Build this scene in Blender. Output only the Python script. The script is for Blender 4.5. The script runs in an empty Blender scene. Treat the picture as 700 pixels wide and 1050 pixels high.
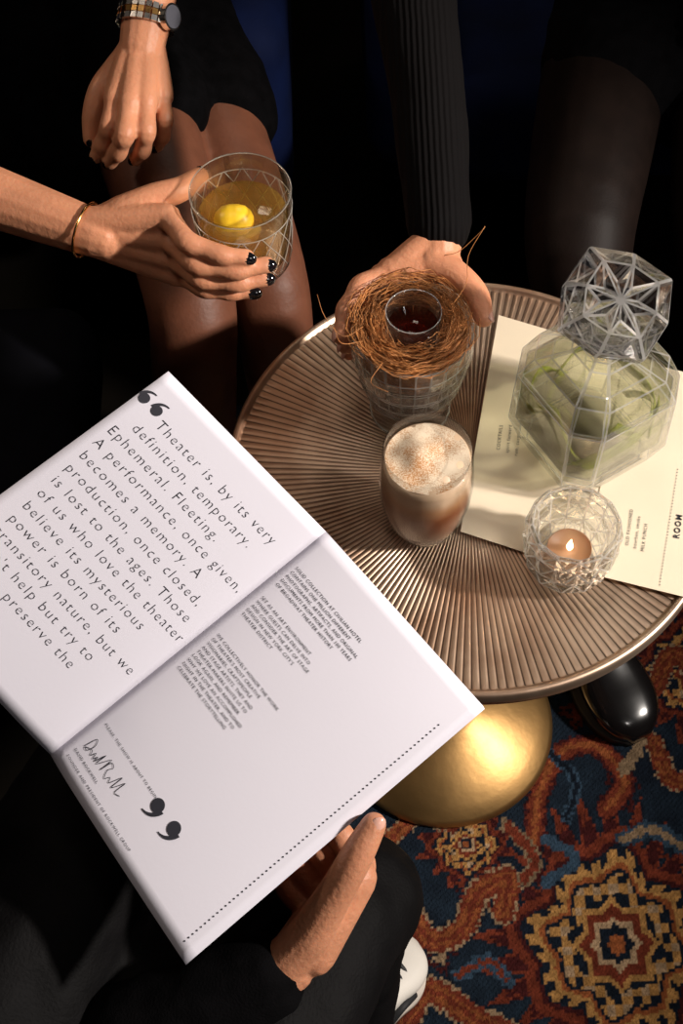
import bpy, bmesh, math, random
import numpy as np
from mathutils import Vector, Matrix
random.seed(7); rng=np.random.default_rng(7)
PI=math.pi
# ------------------------------------------------------------------ camera
FPX=1474.0
pit=math.radians(59); rol=math.radians(2.0)
R0=Vector((1,0,0)); F=Vector((0,math.cos(pit),-math.sin(pit))); U0=Vector((0,math.sin(pit),math.cos(pit)))
Rv=R0*math.cos(rol)-U0*math.sin(rol); Uv=U0*math.cos(rol)+R0*math.sin(rol)
TZ=0.585
CAM=Vector((0,0,TZ))-Rv*0.1164-Uv*0.036-F*1.3
cd=bpy.data.cameras.new("camera"); cam=bpy.data.objects.new("camera",cd)
bpy.context.collection.objects.link(cam)
M=Matrix((Rv,Uv,-F)).transposed().to_4x4(); M.translation=CAM; cam.matrix_world=M
cd.sensor_fit='VERTICAL'; cd.sensor_height=36; cd.lens=FPX*36/1050; cd.clip_start=0.02
bpy.context.scene.camera=cam
# surveying helpers: world position of a point measured at a known height / distance
def dist_pt(px,py,d): return CAM+(F+Rv*((px-350)/FPX)+Uv*((525-py)/FPX))*d
def at(px,py,z):
    k=F+Rv*((px-350)/FPX)+Uv*((525-py)/FPX)
    return CAM+k*((z-CAM.z)/k.z)
# ------------------------------------------------------------------ materials
def nt(name):
    m=bpy.data.materials.new(name); m.use_nodes=True; t=m.node_tree
    return m,t,t.nodes["Principled BSDF"],t.nodes["Material Output"]
def mat(name,col,rough=.5,metal=0,var=.12,scale=30,bump=0,bscale=200,sss=0,sheen=0,coat=0,spec=None,coord='Object'):
    m,t,p,o=nt(name); N=t.nodes; L=t.links
    tc=N.new('ShaderNodeTexCoord'); nz=N.new('ShaderNodeTexNoise'); nz.inputs['Scale'].default_value=scale; nz.inputs['Detail'].default_value=4
    L.new(tc.outputs[coord],nz.inputs['Vector'])
    cr=N.new('ShaderNodeValToRGB'); c=np.array(col[:3])
    cr.color_ramp.elements[0].position=.3; cr.color_ramp.elements[1].position=.7
    cr.color_ramp.elements[0].color=(*np.clip(c*(1-var),0,1),1); cr.color_ramp.elements[1].color=(*np.clip(c*(1+var),0,1),1)
    L.new(nz.outputs['Fac'],cr.inputs['Fac']); L.new(cr.outputs['Color'],p.inputs['Base Color'])
    p.inputs['Roughness'].default_value=rough; p.inputs['Metallic'].default_value=metal
    if sss: p.inputs['Subsurface Weight'].default_value=sss; p.inputs['Subsurface Radius'].default_value=(1,.35,.2); p.inputs['Subsurface Scale'].default_value=.006
    if sheen: p.inputs['Sheen Weight'].default_value=sheen; p.inputs['Sheen Roughness'].default_value=.5
    if coat: p.inputs['Coat Weight'].default_value=coat
    if spec is not None: p.inputs['Specular IOR Level'].default_value=spec
    if bump:
        n2=N.new('ShaderNodeTexNoise'); n2.inputs['Scale'].default_value=bscale; n2.inputs['Detail'].default_value=5
        L.new(tc.outputs[coord],n2.inputs['Vector'])
        b=N.new('ShaderNodeBump'); b.inputs['Strength'].default_value=bump; b.inputs['Distance'].default_value=.002
        L.new(n2.outputs['Fac'],b.inputs['Height']); L.new(b.outputs['Normal'],p.inputs['Normal'])
    return m
def clear(name,tint=(1,1,1),mixglass=.0,ior=1.45,rough=0.0,haze=0,hazecol=(1,1,1),refl=.05):
    """glass: angle-dependent reflection over transmission, with optional refraction part and haze"""
    m=bpy.data.materials.new(name); m.use_nodes=True; t=m.node_tree; N=t.nodes; L=t.links
    N.remove(N["Principled BSDF"]); o=N["Material Output"]
    tr=N.new('ShaderNodeBsdfTransparent'); tr.inputs[0].default_value=(*tint,1)
    gl=N.new('ShaderNodeBsdfGlossy'); gl.inputs['Roughness'].default_value=max(rough,.03)
    lw=N.new('ShaderNodeLayerWeight'); lw.inputs[0].default_value=.5
    pw=N.new('ShaderNodeMath'); pw.operation='POWER'; pw.inputs[1].default_value=4; L.new(lw.outputs['Facing'],pw.inputs[0])
    ma=N.new('ShaderNodeMath'); ma.operation='MULTIPLY_ADD'; ma.inputs[1].default_value=.75; ma.inputs[2].default_value=refl; L.new(pw.outputs[0],ma.inputs[0])
    mx=N.new('ShaderNodeMixShader'); L.new(ma.outputs[0],mx.inputs[0]); L.new(tr.outputs[0],mx.inputs[1]); L.new(gl.outputs[0],mx.inputs[2])
    out=mx.outputs[0]
    if mixglass:
        g=N.new('ShaderNodeBsdfGlass'); g.inputs['Color'].default_value=(*tint,1); g.inputs['IOR'].default_value=ior; g.inputs['Roughness'].default_value=rough
        m2=N.new('ShaderNodeMixShader'); m2.inputs[0].default_value=mixglass
        L.new(out,m2.inputs[1]); L.new(g.outputs[0],m2.inputs[2]); out=m2.outputs[0]
    if haze:
        tc=N.new('ShaderNodeTexCoord'); nz=N.new('ShaderNodeTexNoise'); nz.inputs['Scale'].default_value=60
        L.new(tc.outputs['Object'],nz.inputs['Vector'])
        d=N.new('ShaderNodeBsdfTranslucent'); d.inputs[0].default_value=(*hazecol,1)
        d2=N.new('ShaderNodeBsdfDiffuse'); d2.inputs[0].default_value=(*hazecol,1)
        m4=N.new('ShaderNodeMixShader'); L.new(nz.outputs['Fac'],m4.inputs[0]); L.new(d.outputs[0],m4.inputs[1]); L.new(d2.outputs[0],m4.inputs[2])
        m3=N.new('ShaderNodeMixShader'); m3.inputs[0].default_value=haze
        L.new(out,m3.inputs[1]); L.new(m4.outputs[0],m3.inputs[2]); out=m3.outputs[0]
    L.new(out,o.inputs[0]); return m
SKIN=mat("skin_fair",(.66,.285,.155),.48,var=.13,scale=25,bump=.35,bscale=240,sss=.2,spec=.4)
SKIN2=mat("skin_warm",(.52,.225,.125),.48,var=.14,scale=25,bump=.4,bscale=240,sss=.2,spec=.4)
NAILB=mat("black_nail_polish",(.006,.006,.008),.08,coat=1)
NAILN=mat("natural_nail",(.66,.36,.28),.25,coat=.5)
CLOTH=mat("black_cloth",(.0022,.0020,.0024),.9,var=.4,scale=60,bump=.4,bscale=500,spec=.05)
CLOTH2=mat("black_trousers",(.0028,.0025,.0028),.7,var=.4,scale=20,bump=.4,bscale=350,spec=.10)
TIGHTS=mat("sheer_black_tights",(.009,.005,.0038),.55,var=.2,scale=40,bump=.1,bscale=600,spec=.13)
VELVET=mat("navy_velvet",(.002,.007,.040),.8,var=.3,scale=15,bump=.2,spec=.15)
PAPER=mat("white_paper",(.74,.715,.80),.6,var=.012,scale=8,bump=.03,bscale=300)
CREAM=mat("cream_paper",(.78,.665,.50),.65,var=.03,scale=12,bump=.05,bscale=300)
INK=mat("black_ink",(.02,.02,.03),.6)
BRASS=mat("brushed_brass",(.44,.26,.10),.46,metal=1,var=.18,scale=14,bump=.2,bscale=60)
CUT=clear("cut_edge_glint",(.95,.95,.95),haze=.30,hazecol=(.95,.93,.90),refl=.25)  # whitish haze paints the glint along cut edges and rims
THIN=clear("thin_glass",(.97,.97,.97),ior=1.5)
# ------------------------------------------------------------------ mesh helpers
def empty(name,loc=(0,0,0)):
    e=bpy.data.objects.new(name,None); e.empty_display_size=.05; e.location=loc; bpy.context.collection.objects.link(e)
    return e
class B:
    def __init__(s): s.v=[]; s.f=[]; s.m=[]
    def add(s,v,f,m=0):
        o=len(s.v); s.v+= [tuple(x) for x in v]; s.f+=[tuple(i+o for i in q) for q in f]; s.m+=[m]*len(f)
    def obj(s,name,mats,parent=None,smooth=True):
        me=bpy.data.meshes.new(name); me.from_pydata(s.v,[],s.f)
        for x in (mats if isinstance(mats,(list,tuple)) else [mats]): me.materials.append(x)
        me.polygons.foreach_set('material_index',s.m)
        me.polygons.foreach_set('use_smooth',[smooth]*len(s.f)); me.update()
        o=bpy.data.objects.new(name,me); bpy.context.collection.objects.link(o)
        if parent:
            o.parent=parent; o.matrix_parent_inverse=Matrix.Translation(-Vector(parent.location))
        return o
def fixn(o):
    bm=bmesh.new(); bm.from_mesh(o.data); bmesh.ops.recalc_face_normals(bm,faces=bm.faces); bm.to_mesh(o.data); bm.free(); return o
def cat(P,sub):
    P=np.array(P,float); n=len(P)
    if n==2: return np.array([P[0]+(P[1]-P[0])*t for t in np.linspace(0,1,sub+1)])
    Q=np.vstack([2*P[0]-P[1],P,2*P[-1]-P[-2]]); out=[]
    for i in range(1,n):
        p0,p1,p2,p3=Q[i-1],Q[i],Q[i+1],Q[i+2]
        for k in range(sub):
            t=k/sub
            out.append(.5*((2*p1)+(-p0+p2)*t+(2*p0-5*p1+4*p2-p3)*t*t+(-p0+3*p1-3*p2+p3)*t**3))
    out.append(P[-1]); return np.array(out)
def sweep(pts,rad,seg=14,sub=5,sx=1,sy=1,up=None,cap=True):
    P=cat([list(p)+[r] for p,r in zip(pts,rad)],sub); C=P[:,:3]; Rr=np.maximum(P[:,3],1e-5)
    T=np.gradient(C,axis=0); T/=np.linalg.norm(T,axis=1)[:,None]+1e-12
    if cap:
        a=np.radians([78,55,28])
        s0=[C[0]-T[0]*Rr[0]*math.sin(x) for x in a]; r0=[Rr[0]*math.cos(x) for x in a]
        s1=[C[-1]+T[-1]*Rr[-1]*math.sin(x) for x in a[::-1]]; r1=[Rr[-1]*math.cos(x) for x in a[::-1]]
        C=np.vstack([s0,C,s1]); Rr=np.concatenate([r0,Rr,r1]); T=np.vstack([[T[0]]*3,T,[T[-1]]*3])
    u=np.array(up if up is not None else (.13,.31,.94),float)
    v=[];f=[]
    x=None
    for i in range(len(C)):
        if up is not None or x is None: x=u-T[i]*np.dot(u,T[i])
        else: x=x-T[i]*np.dot(x,T[i])
        x/=np.linalg.norm(x)+1e-12; y=np.cross(T[i],x)
        for k in range(seg):
            th=2*PI*k/seg; v.append(C[i]+Rr[i]*(x*math.cos(th)*sx+y*math.sin(th)*sy))
    n=len(C)
    for i in range(n-1):
        for k in range(seg):
            k2=(k+1)%seg; f.append((i*seg+k,i*seg+k2,(i+1)*seg+k2,(i+1)*seg+k))
    f.append(tuple(range(seg))[::-1]); f.append(tuple((n-1)*seg+k for k in range(seg)))
    return v,f
def lathe(prof,seg,c,mod=None,rot=0,capends=True):
    v=[];f=[]
    for (r,z,*e) in prof:
        amp=e[0] if e else 0
        for k in range(seg):
            th=2*PI*k/seg+rot
            rr=r*(1+(mod(th,z)*amp if (mod and amp) else 0))
            v.append((c[0]+rr*math.cos(th),c[1]+rr*math.sin(th),c[2]+z))
    n=len(prof)
    for i in range(n-1):
        for k in range(seg):
            k2=(k+1)%seg; f.append((i*seg+k,i*seg+k2,(i+1)*seg+k2,(i+1)*seg+k))
    if capends:
        f.append(tuple(range(seg))[::-1]); f.append(tuple((n-1)*seg+k for k in range(seg)))
    return v,f
def organic(name,tubes,voxel,m,parent,it=6,disp=0,dscale=.05):
    b=B()
    for t in tubes:
        o=t[2] if len(t)>2 else {}
        b.add(*sweep(t[0],t[1],**o))
    ob=b.obj(name,m,parent)
    r=ob.modifiers.new("skin",'REMESH'); r.mode='VOXEL'; r.voxel_size=voxel; r.use_smooth_shade=True
    s=ob.modifiers.new("soft",'SMOOTH'); s.factor=.5; s.iterations=it
    if disp:
        tx=bpy.data.textures.new(name+"_folds",'CLOUDS'); tx.noise_scale=dscale; tx.noise_depth=2
        d=ob.modifiers.new("folds",'DISPLACE'); d.texture=tx; d.strength=disp; d.mid_level=.5; d.texture_coords='GLOBAL'
    return ob
def V(*a): return Vector(a)
# ------------------------------------------------------------------ floor, walls, rug
def box(b,c,s,m=0):
    x,y,z=c; a,d,h=s[0]/2,s[1]/2,s[2]/2
    v=[(x+i*a,y+j*d,z+k*h) for i in(-1,1) for j in(-1,1) for k in(-1,1)]
    b.add(v,[(0,1,3,2),(4,6,7,5),(0,4,5,1),(2,3,7,6),(0,2,6,4),(1,5,7,3)],m)
WOOD=mat("dark_oak",(.004,.003,.002),.8,var=.4,scale=6,bump=.2,spec=.05)
WALL=mat("dark_plaster",(.012,.011,.013),.8,var=.2,bump=.2,bscale=40)
b=B(); box(b,(0,.5,-.06),(7,7,.1)); b.obj("floor",WOOD,smooth=False)
b=B(); box(b,(0,4.05,1.3),(7,.1,2.8)); b.obj("wall_back",WALL,smooth=False)
b=B(); box(b,(-3.45,.5,1.3),(.1,7,2.8)); b.obj("wall_left",WALL,smooth=False)

def rug():
    x0,x1,y0,y1=-.36,1.0,-.75,.50
    nx,ny=760,700
    X,Y=np.meshgrid(np.linspace(x0,x1,nx),np.linspace(y0,y1,ny))
    Xr,Yr=X.copy(),Y.copy(); kq=.0032
    X=np.round(X/kq)*kq; Y=np.round(Y/kq)*kq
    def smooth_noise(k,seed):
        r=np.random.default_rng(seed); g=r.random((k,k))
        xi=(Xr-x0)/(x1-x0)*(k-1.001); yi=(Yr-y0)/(y1-y0)*(k-1.001)
        a=xi.astype(int); c=yi.astype(int); fx=xi-a; fy=yi-c
        return (g[c,a]*(1-fx)+g[c,a+1]*fx)*(1-fy)+(g[c+1,a]*(1-fx)+g[c+1,a+1]*fx)*fy
    n1=smooth_noise(10,1); n2=smooth_noise(70,2); n3=smooth_noise(260,3)
    navy=np.array([.006,.010,.018]); blue=np.array([.015,.028,.044]); rust=np.array([.140,.027,.013]); dred=np.array([.046,.008,.008])
    orange=np.array([.24,.070,.023]); gold=np.array([.37,.19,.06]); cream=np.array([.36,.24,.14])
    C=navy+(blue-navy)*np.clip((n1*.6+n2*.6-.25),0,1)[...,None]
    def put(mask,col,var=.35):
        C[mask]=(col*(1-var/2+var*n3[...,None]))[mask]
    def seg_d(pts):
        D=np.full(X.shape,9.)
        for (ax,ay),(bx,by) in zip(pts[:-1],pts[1:]):
            dx,dy=bx-ax,by-ay; t=np.clip(((X-ax)*dx+(Y-ay)*dy)/(dx*dx+dy*dy+1e-9),0,1)
            D=np.minimum(D,np.hypot(X-ax-t*dx,Y-ay-t*dy))
        return D
    def stroke(px,w,cols,jag=.0012):
        P=[at(a,c,0) for a,c in px]; P=[(p.x,p.y) for p in P]
        P=[tuple(q) for q in cat(P,6)]
        D=seg_d(P)+jag*np.sign(np.sin(X*420)*np.sin(Y*420))
        for k,c in cols: put(D<w*k,c)
    def medal(cx,cy,R,n=14,ph=0,sq=1.0):
        dx=X-cx; dy=(Y-cy)*sq; r=np.maximum(np.hypot(dx,dy),(np.abs(dx)+np.abs(dy))*.80); th=np.arctan2(dy,dx)+ph
        tri=np.abs(((th*n/(2*PI))%1)*2-1)
        q=r/R/(1-.36*tri); q2=r/R/(1-.20*np.abs(((th*8/(2*PI)+.5)%1)*2-1))
        put(q<1.04,navy); put(q<1.0,rust); put((q<.97)&(tri>.30)&(tri<.62),dred); put(q<.86,dred); put((q2<.78),rust); put(q2<.70,dred); put(q2<.66,navy)
        tri2=np.abs(((th*n/(2*PI)+.5)%1)*2-1)
        put((q2<.64)&(tri2>.45),gold); put(q2<.57,gold); put(q2<.53,orange); put(q2<.49,navy)
        chk=((np.floor(dx/.0105)+np.floor(dy/.0105))%2==0)
        put((q2<.46)&chk,gold); put((q2<.46)&(~chk)&(np.floor(dx/.0105)%2==0),cream); put((q2<.34),navy)
        dm=(np.abs(dx)+np.abs(dy))/R; sq_=np.maximum(np.abs(dx),np.abs(dy))/R
        s8=np.minimum(dm*.72,sq_)
        put(s8<.22,gold); put(s8<.185,rust); put(s8<.13,cream); put(s8<.095,navy); put(s8<.05,orange)
    s=.13
    for i in range(-4,9):
        for j in range(-8,7):
            cx=i*s+(.065 if j%2 else 0)+.03+rng.uniform(-.02,.02); cy=j*s*.8+.02+rng.uniform(-.02,.02)
            r=np.hypot(X-cx,Y-cy); th=np.arctan2(Y-cy,X-cx)+rng.uniform(0,2)
            k=rng.uniform(.014,.026)*(1+.3*np.cos(4*th)+.15*np.sign(np.cos(14*th)))
            put(r<k*1.15,navy); put(r<k,[rust,dred,rust*.7][(i*2+j)%3]); put(r<k*.65,navy); put(r<k*.5,[orange,rust,cream*.7][(i+j)%3])
    ring=[(1.12,navy),(1,cream*.75),(.84,rust),(.5,orange*.9),(.2,rust)]
    def P2(a,c): p=at(a,c,0); return p.x,p.y
    c1=P2(632,968); medal(c1[0],c1[1],.170,28,.2,.92)
    c2=P2(712,690); medal(c2[0],c2[1],.105,18,0)
    c3=P2(300,300); medal(c3[0],c3[1],.09,12,0)
    c4=P2(478,866); medal(c4[0],c4[1],.062,14,0)
    stroke([(404,905),(440,962),(475,950),(490,915),(522,900),(515,935)],.015,ring)
    stroke([(548,862),(552,815),(575,772),(612,765),(640,800),(622,830)],.013,[(1.1,navy),(1,dred),(.75,rust),(.3,orange)])
    stroke([(400,860),(430,835),(462,845)],.012,ring)
    stroke([(640,690),(668,705),(690,670),(720,700)],.014,ring)
    stroke([(670,760),(690,800),(720,790)],.013,ring)
    stroke([(520,845),(548,880),(538,900)],.009,[(1,cream*.5),(.6,rust)])
    stroke([(415,1045),(440,1015),(480,1040),(520,1060)],.016,ring)
    stroke([(640,860),(668,850),(700,868)],.010,[(1,blue*1.8),(.5,cream*.6)])
    stroke([(560,905),(590,880),(560,860)],.007,[(1,blue*2.0)])
    stroke([(470,1000),(500,985),(520,1005)],.008,[(1,blue*2.0),(.4,rust)])
    stroke([(640,735),(655,760),(640,790)],.008,[(1,cream*.6)])
    stroke([(560,770),(590,800),(580,840)],.006,[(1,blue*2),(.5,navy)])
    C*= (.70+.6*n3*rng.random(X.shape))[...,None]
    Z=.0012*np.sin(Xr*900)*np.sin(Yr*900)-.0012
    co=np.stack([Xr,Yr,Z],-1).reshape(-1,3)
    idx=np.arange(nx*ny).reshape(ny,nx)
    q=np.stack([idx[:-1,:-1],idx[:-1,1:],idx[1:,1:],idx[1:,:-1]],-1).reshape(-1,4)
    me=bpy.data.meshes.new("persian_rug"); me.vertices.add(len(co)); me.vertices.foreach_set('co',co.ravel())
    me.loops.add(q.size); me.loops.foreach_set('vertex_index',q.ravel().astype(np.int32))
    me.polygons.add(len(q)); me.polygons.foreach_set('loop_start',np.arange(0,q.size,4,dtype=np.int32))
    me.update(calc_edges=True)
    at_=me.color_attributes.new("weave",'FLOAT_COLOR','POINT')
    at_.data.foreach_set('color',np.concatenate([np.clip(C,0,1).reshape(-1,3),np.ones((nx*ny,1))],1).ravel())
    m,t,p,o=nt("rug_wool"); a=t.nodes.new('ShaderNodeAttribute'); a.attribute_name="weave"
    nz=t.nodes.new('ShaderNodeTexNoise'); nz.inputs['Scale'].default_value=450; tc=t.nodes.new('ShaderNodeTexCoord'); t.links.new(tc.outputs['Object'],nz.inputs['Vector'])
    bu=t.nodes.new('ShaderNodeBump'); bu.inputs['Strength'].default_value=.8; bu.inputs['Distance'].default_value=.003
    t.links.new(nz.outputs['Fac'],bu.inputs['Height']); t.links.new(bu.outputs['Normal'],p.inputs['Normal'])
    t.links.new(a.outputs['Color'],p.inputs['Base Color']); p.inputs['Roughness'].default_value=.9; p.inputs['Specular IOR Level'].default_value=.1
    me.materials.append(m)
    ob=bpy.data.objects.new("persian_rug",me); bpy.context.collection.objects.link(ob)
    so=ob.modifiers.new("thick",'SOLIDIFY'); so.thickness=.007; so.offset=-1
rug()
# ------------------------------------------------------------------ table
table=empty("round_side_table")
m,t,p,o=nt("antique_bronze_ribbed"); N=t.nodes;L=t.links
tc=N.new('ShaderNodeTexCoord'); nz=N.new('ShaderNodeTexNoise'); nz.inputs['Scale'].default_value=9; nz.inputs['Detail'].default_value=7
L.new(tc.outputs['Object'],nz.inputs['Vector'])
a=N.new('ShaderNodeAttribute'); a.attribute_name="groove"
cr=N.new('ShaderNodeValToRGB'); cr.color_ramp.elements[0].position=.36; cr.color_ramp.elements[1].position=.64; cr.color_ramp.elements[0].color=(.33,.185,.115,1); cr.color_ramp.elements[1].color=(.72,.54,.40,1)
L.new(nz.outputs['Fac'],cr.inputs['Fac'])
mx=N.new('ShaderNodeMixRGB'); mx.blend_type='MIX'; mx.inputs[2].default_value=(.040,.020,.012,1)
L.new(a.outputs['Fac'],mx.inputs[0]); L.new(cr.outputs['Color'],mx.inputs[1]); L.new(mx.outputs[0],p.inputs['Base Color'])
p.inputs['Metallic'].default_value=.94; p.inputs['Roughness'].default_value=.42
BRONZE=m
RT=.222; nrib=180; seg=nrib*6
radii=[.004]+list(np.linspace(.012,.212,34))+[.2135,.2145,.217,.2195,.2215,.222,.2215,.219,.19,.10,.03]
v=[];g=[]
for i,r in enumerate(radii):
    for k in range(seg):
        th=2*PI*k/seg; ph=(k%6)/6
        if i<35:
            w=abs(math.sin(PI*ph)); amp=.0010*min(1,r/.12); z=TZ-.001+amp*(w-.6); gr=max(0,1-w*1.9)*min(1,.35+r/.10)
        else:
            z=[TZ-.001,TZ+.0015,TZ+.003,TZ+.003,TZ+.0005,TZ-.006,TZ-.013,TZ-.015,TZ-.016,TZ-.020,TZ-.022][i-35]; gr=0
        v.append((r*math.cos(th),r*math.sin(th),z)); g.append(gr)
f=[]
for i in range(len(radii)-1):
    for k in range(seg):
        k2=(k+1)%seg; f.append((i*seg+k,i*seg+k2,(i+1)*seg+k2,(i+1)*seg+k))
f.append(tuple(range(seg)[::-1])); f.append(tuple((len(radii)-1)*seg+k for k in range(seg)))
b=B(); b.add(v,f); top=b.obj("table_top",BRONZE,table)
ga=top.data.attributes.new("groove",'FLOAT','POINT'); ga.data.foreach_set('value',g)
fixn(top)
b=B(); b.add(*lathe([(.001,0),(.133,0),(.136,.003),(.136,.008),(.131,.014),(.115,.026),(.092,.040),(.066,.052),(.042,.062),(.028,.075),(.021,.095),(.019,.14),(.018,.3),(.018,.50),(.024,.53),(.05,.555),(.06,TZ-.022),(.001,TZ-.022)],96,(0,0,.0)))
fixn(b.obj("pedestal",BRASS,table))
# ------------------------------------------------------------------ text helper
def textmesh(s,thin=0,space=1.0):
    c=bpy.data.curves.new("t",'FONT'); c.body=s; c.size=1; c.offset=thin; c.space_character=space; c.resolution_u=2
    o=bpy.data.objects.new("t",c); bpy.context.collection.objects.link(o)
    bpy.context.view_layer.update(); dg=bpy.context.evaluated_depsgraph_get()
    me=bpy.data.meshes.new_from_object(o.evaluated_get(dg))
    v=[tuple(q.co) for q in me.vertices]; f=[tuple(q.vertices) for q in me.polygons]
    bpy.data.objects.remove(o); bpy.data.meshes.remove(me); return v,f
# ------------------------------------------------------------------ magazine
mag=empty("open_magazine",dist_pt(200,660,1.1))
PW,PH=.185,.275
ST,SB=dist_pt(334,545,1.105),dist_pt(52,774,1.095)
LT,LB=dist_pt(172,380,1.058),dist_pt(-116,592,1.043)
RTc,RB=dist_pt(495,724,1.097),dist_pt(190,985,1.062)
def page(side):
    if side=='L': A,Bq,Cq,D=LT,ST,LB,SB    # u 0..1 outer->spine
    else: A,Bq,Cq,D=ST,RTc,SB,RB
    n=((Bq-A).cross(Cq-A)); n=n.normalized(); 
    if n.z<0: n=-n
    def S(u,v,off=0):
        s=(1-u) if side=='L' else u
        p=(A*(1-u)+Bq*u)*(1-v)+(Cq*(1-u)+D*u)*v
        s=max(0,s); h=.0045*(1-math.exp(-11*s))+.0025*math.sin(PI*min(1,s))+.0010*math.sin(2.2*PI*v+.6)*s*s
        return p+n*(h+off)
    return S
SL,SR=page('L'),page('R')
def sheet(b,S,off,u0=0,u1=1,v0=0,v1=1,n=26,m=0):
    v=[S(u0+(u1-u0)*i/n,v0+(v1-v0)*j/n,off) for j in range(n+1) for i in range(n+1)]
    f=[(j*(n+1)+i,j*(n+1)+i+1,(j+1)*(n+1)+i+1,(j+1)*(n+1)+i) for j in range(n) for i in range(n)]
    b.add(v,f,m)
b=B()
sheet(b,SL,0); sheet(b,SL,-.0004,u0=.002,v0=.001,v1=1.0)
for k,(du,dv) in enumerate([(0,0),(.005,.002),(.011,.004)]):
    sheet(b,SR,-.0004*k,u1=1+du,v0=dv*.4,v1=1+dv*.3)
pg=b.obj("pages",PAPER,mag); so=pg.modifiers.new("t",'SOLIDIFY'); so.thickness=.00012; so.offset=-1
tb=B()
def put_text(S,s,u0,v0,size,thin=-.0,space=1.15,off=.0006,width=None):
    v,f=textmesh(s,thin,space)
    if width: size=width*PW/max(q[0] for q in v)
    vv=[S(u0+x*size/PW,v0-y*size/PH,off) for x,y,z in v]; tb.add(vv,f)
lines=["Theater is, by its very","definition, temporary.","Ephemeral. Fleeting.","A performance, once given,","becomes a memory. A","production, once closed,","is lost to the ages. Those","of us who love the theater","believe its mysterious","power is born of its","transitory nature, but we","can't help but try to","try to preserve the"]
u0s=[.15,.10,.045,.05]+[.06+.007*i for i in range(9)]
v,f=textmesh(lines[0],-.02,1.2); W1=max(q[0] for q in v); sz=.73*PW/W1
for i,l in enumerate(lines): put_text(SL,l,u0s[i],.140+i*.0545,sz,-.02,1.2)
def quote(S,u,v,r,flip):
    pts=[]
    sgn=-1 if flip else 1
    for k in range(20): a=2*PI*k/20; pts.append((r*math.cos(a),r*math.sin(a)))
    c=[(0,0)]+pts
    tb.add([S(u+sgn*x/PW,v-sgn*y/PH,.0006) for x,y in c],[(0,i+1,(i+1)%20+1) for i in range(20)])
    o=[];n=10
    for k in range(n+1):
        t_=k/n; a=PI-t_*PI*.52; rc=r*1.9; cx,cy=r*.95,0
        w=r*.42*(1-t_*.85)
        for q in(-1,1): o.append((cx+(rc+q*w)*math.cos(a),cy+(rc+q*w)*math.sin(a)))
    tb.add([S(u+sgn*x/PW,v-sgn*y/PH,.0007) for x,y in o],[(2*k,2*k+1,2*k+3,2*k+2) for k in range(n)])
quote(SL,.03,.105,.0045,False); quote(SL,.105,.105,.0045,False)
quote(SR,.445,.830,.0056,True); quote(SR,.56,.830,.0056,True)
ts=.0038; lp=.0178
for i,l in enumerate(["SOLID COLLECTION AT CIVILIAN HOTEL","CONTAINS ONE MILLION DIFFERENT","PHOTOGRAPHS, ARTIFACTS, AND ORIGINAL","DOCUMENTS FROM MORE THAN 100 YEARS","OF BROADWAY THEATER HISTORY"]): put_text(SR,l,.04,.135+i*lp,ts,0,1.12)
for i,l in enumerate(["SET AS AN ART ENVIRONMENT","WHERE GUESTS CAN DELVE INTO","AND CONSIDER THE ART OF STAGE","DESIGN IN NEW YORK CITY'S","THEATER DISTRICT"]): put_text(SR,l,.045,.262+i*lp,ts,-.004,1.12)
for i,l in enumerate(["WE COLLECTIVELY HONOR THE WORK","OF THEATER'S MOST CREATIVE","VISIONARIES, CRAFTSPEOPLE","AND STAGE ARTISTS. THEY AND","THEATER-MAKERS INVITE US TO","LOOK AGAIN, AND REMEMBER","WHY WE LOVE AN ACCOMPLISHED","NIGHT IN THE THEATER, AND TO","CELEBRATE THE STORYTELLING"]): put_text(SR,l,.05,.425+i*lp,ts,-.004,1.12)
put_text(SR,"PLEASE, THE SHOW IS ABOUT TO BEGIN",.045,.825,ts,0,1.25,width=.37)
put_text(SR,"DAVID ROCKWELL",.045,.935,ts,0,1.15,width=.17); put_text(SR,"FOUNDER AND PRESIDENT OF ROCKWELL GROUP",.045,.962,ts,0,1.25,width=.47)
for k in range(64):
    v_=.12+.85*k/63; r=.0007
    tb.add([SR(.935+r*math.cos(a)/PW,v_+r*math.sin(a)/PH,.0006) for a in np.linspace(0,2*PI,9)[:-1]],[tuple(range(8))])
sg=[(.06,.905),(.075,.865),(.095,.880),(.085,.905),(.065,.905),(.10,.893),(.115,.905),(.125,.888),(.135,.905),(.145,.890),(.15,.905),(.165,.868),(.165,.905),(.20,.862),(.20,.905),(.21,.868),(.235,.872),(.225,.888),(.245,.908),(.26,.893),(.275,.905),(.285,.890),(.30,.866),(.30,.906),(.315,.890),(.33,.868),(.33,.905),(.36,.900)]
sg=cat([(x*.85+.01,y,0) for x,y in sg],4); o=[]
for i,(x,y,_) in enumerate(sg):
    d=sg[min(i+1,len(sg)-1)]-sg[max(i-1,0)]; d=d/(np.linalg.norm(d)+1e-9)*.0010
    o+=[SR(x-d[1]*1.4,y+d[0],.0007),SR(x+d[1]*1.4,y-d[0],.0007)]
tb.add(o,[(2*k,2*k+1,2*k+3,2*k+2) for k in range(len(sg)-1)])
tb.obj("printed_text",INK,mag,smooth=False)
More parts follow.
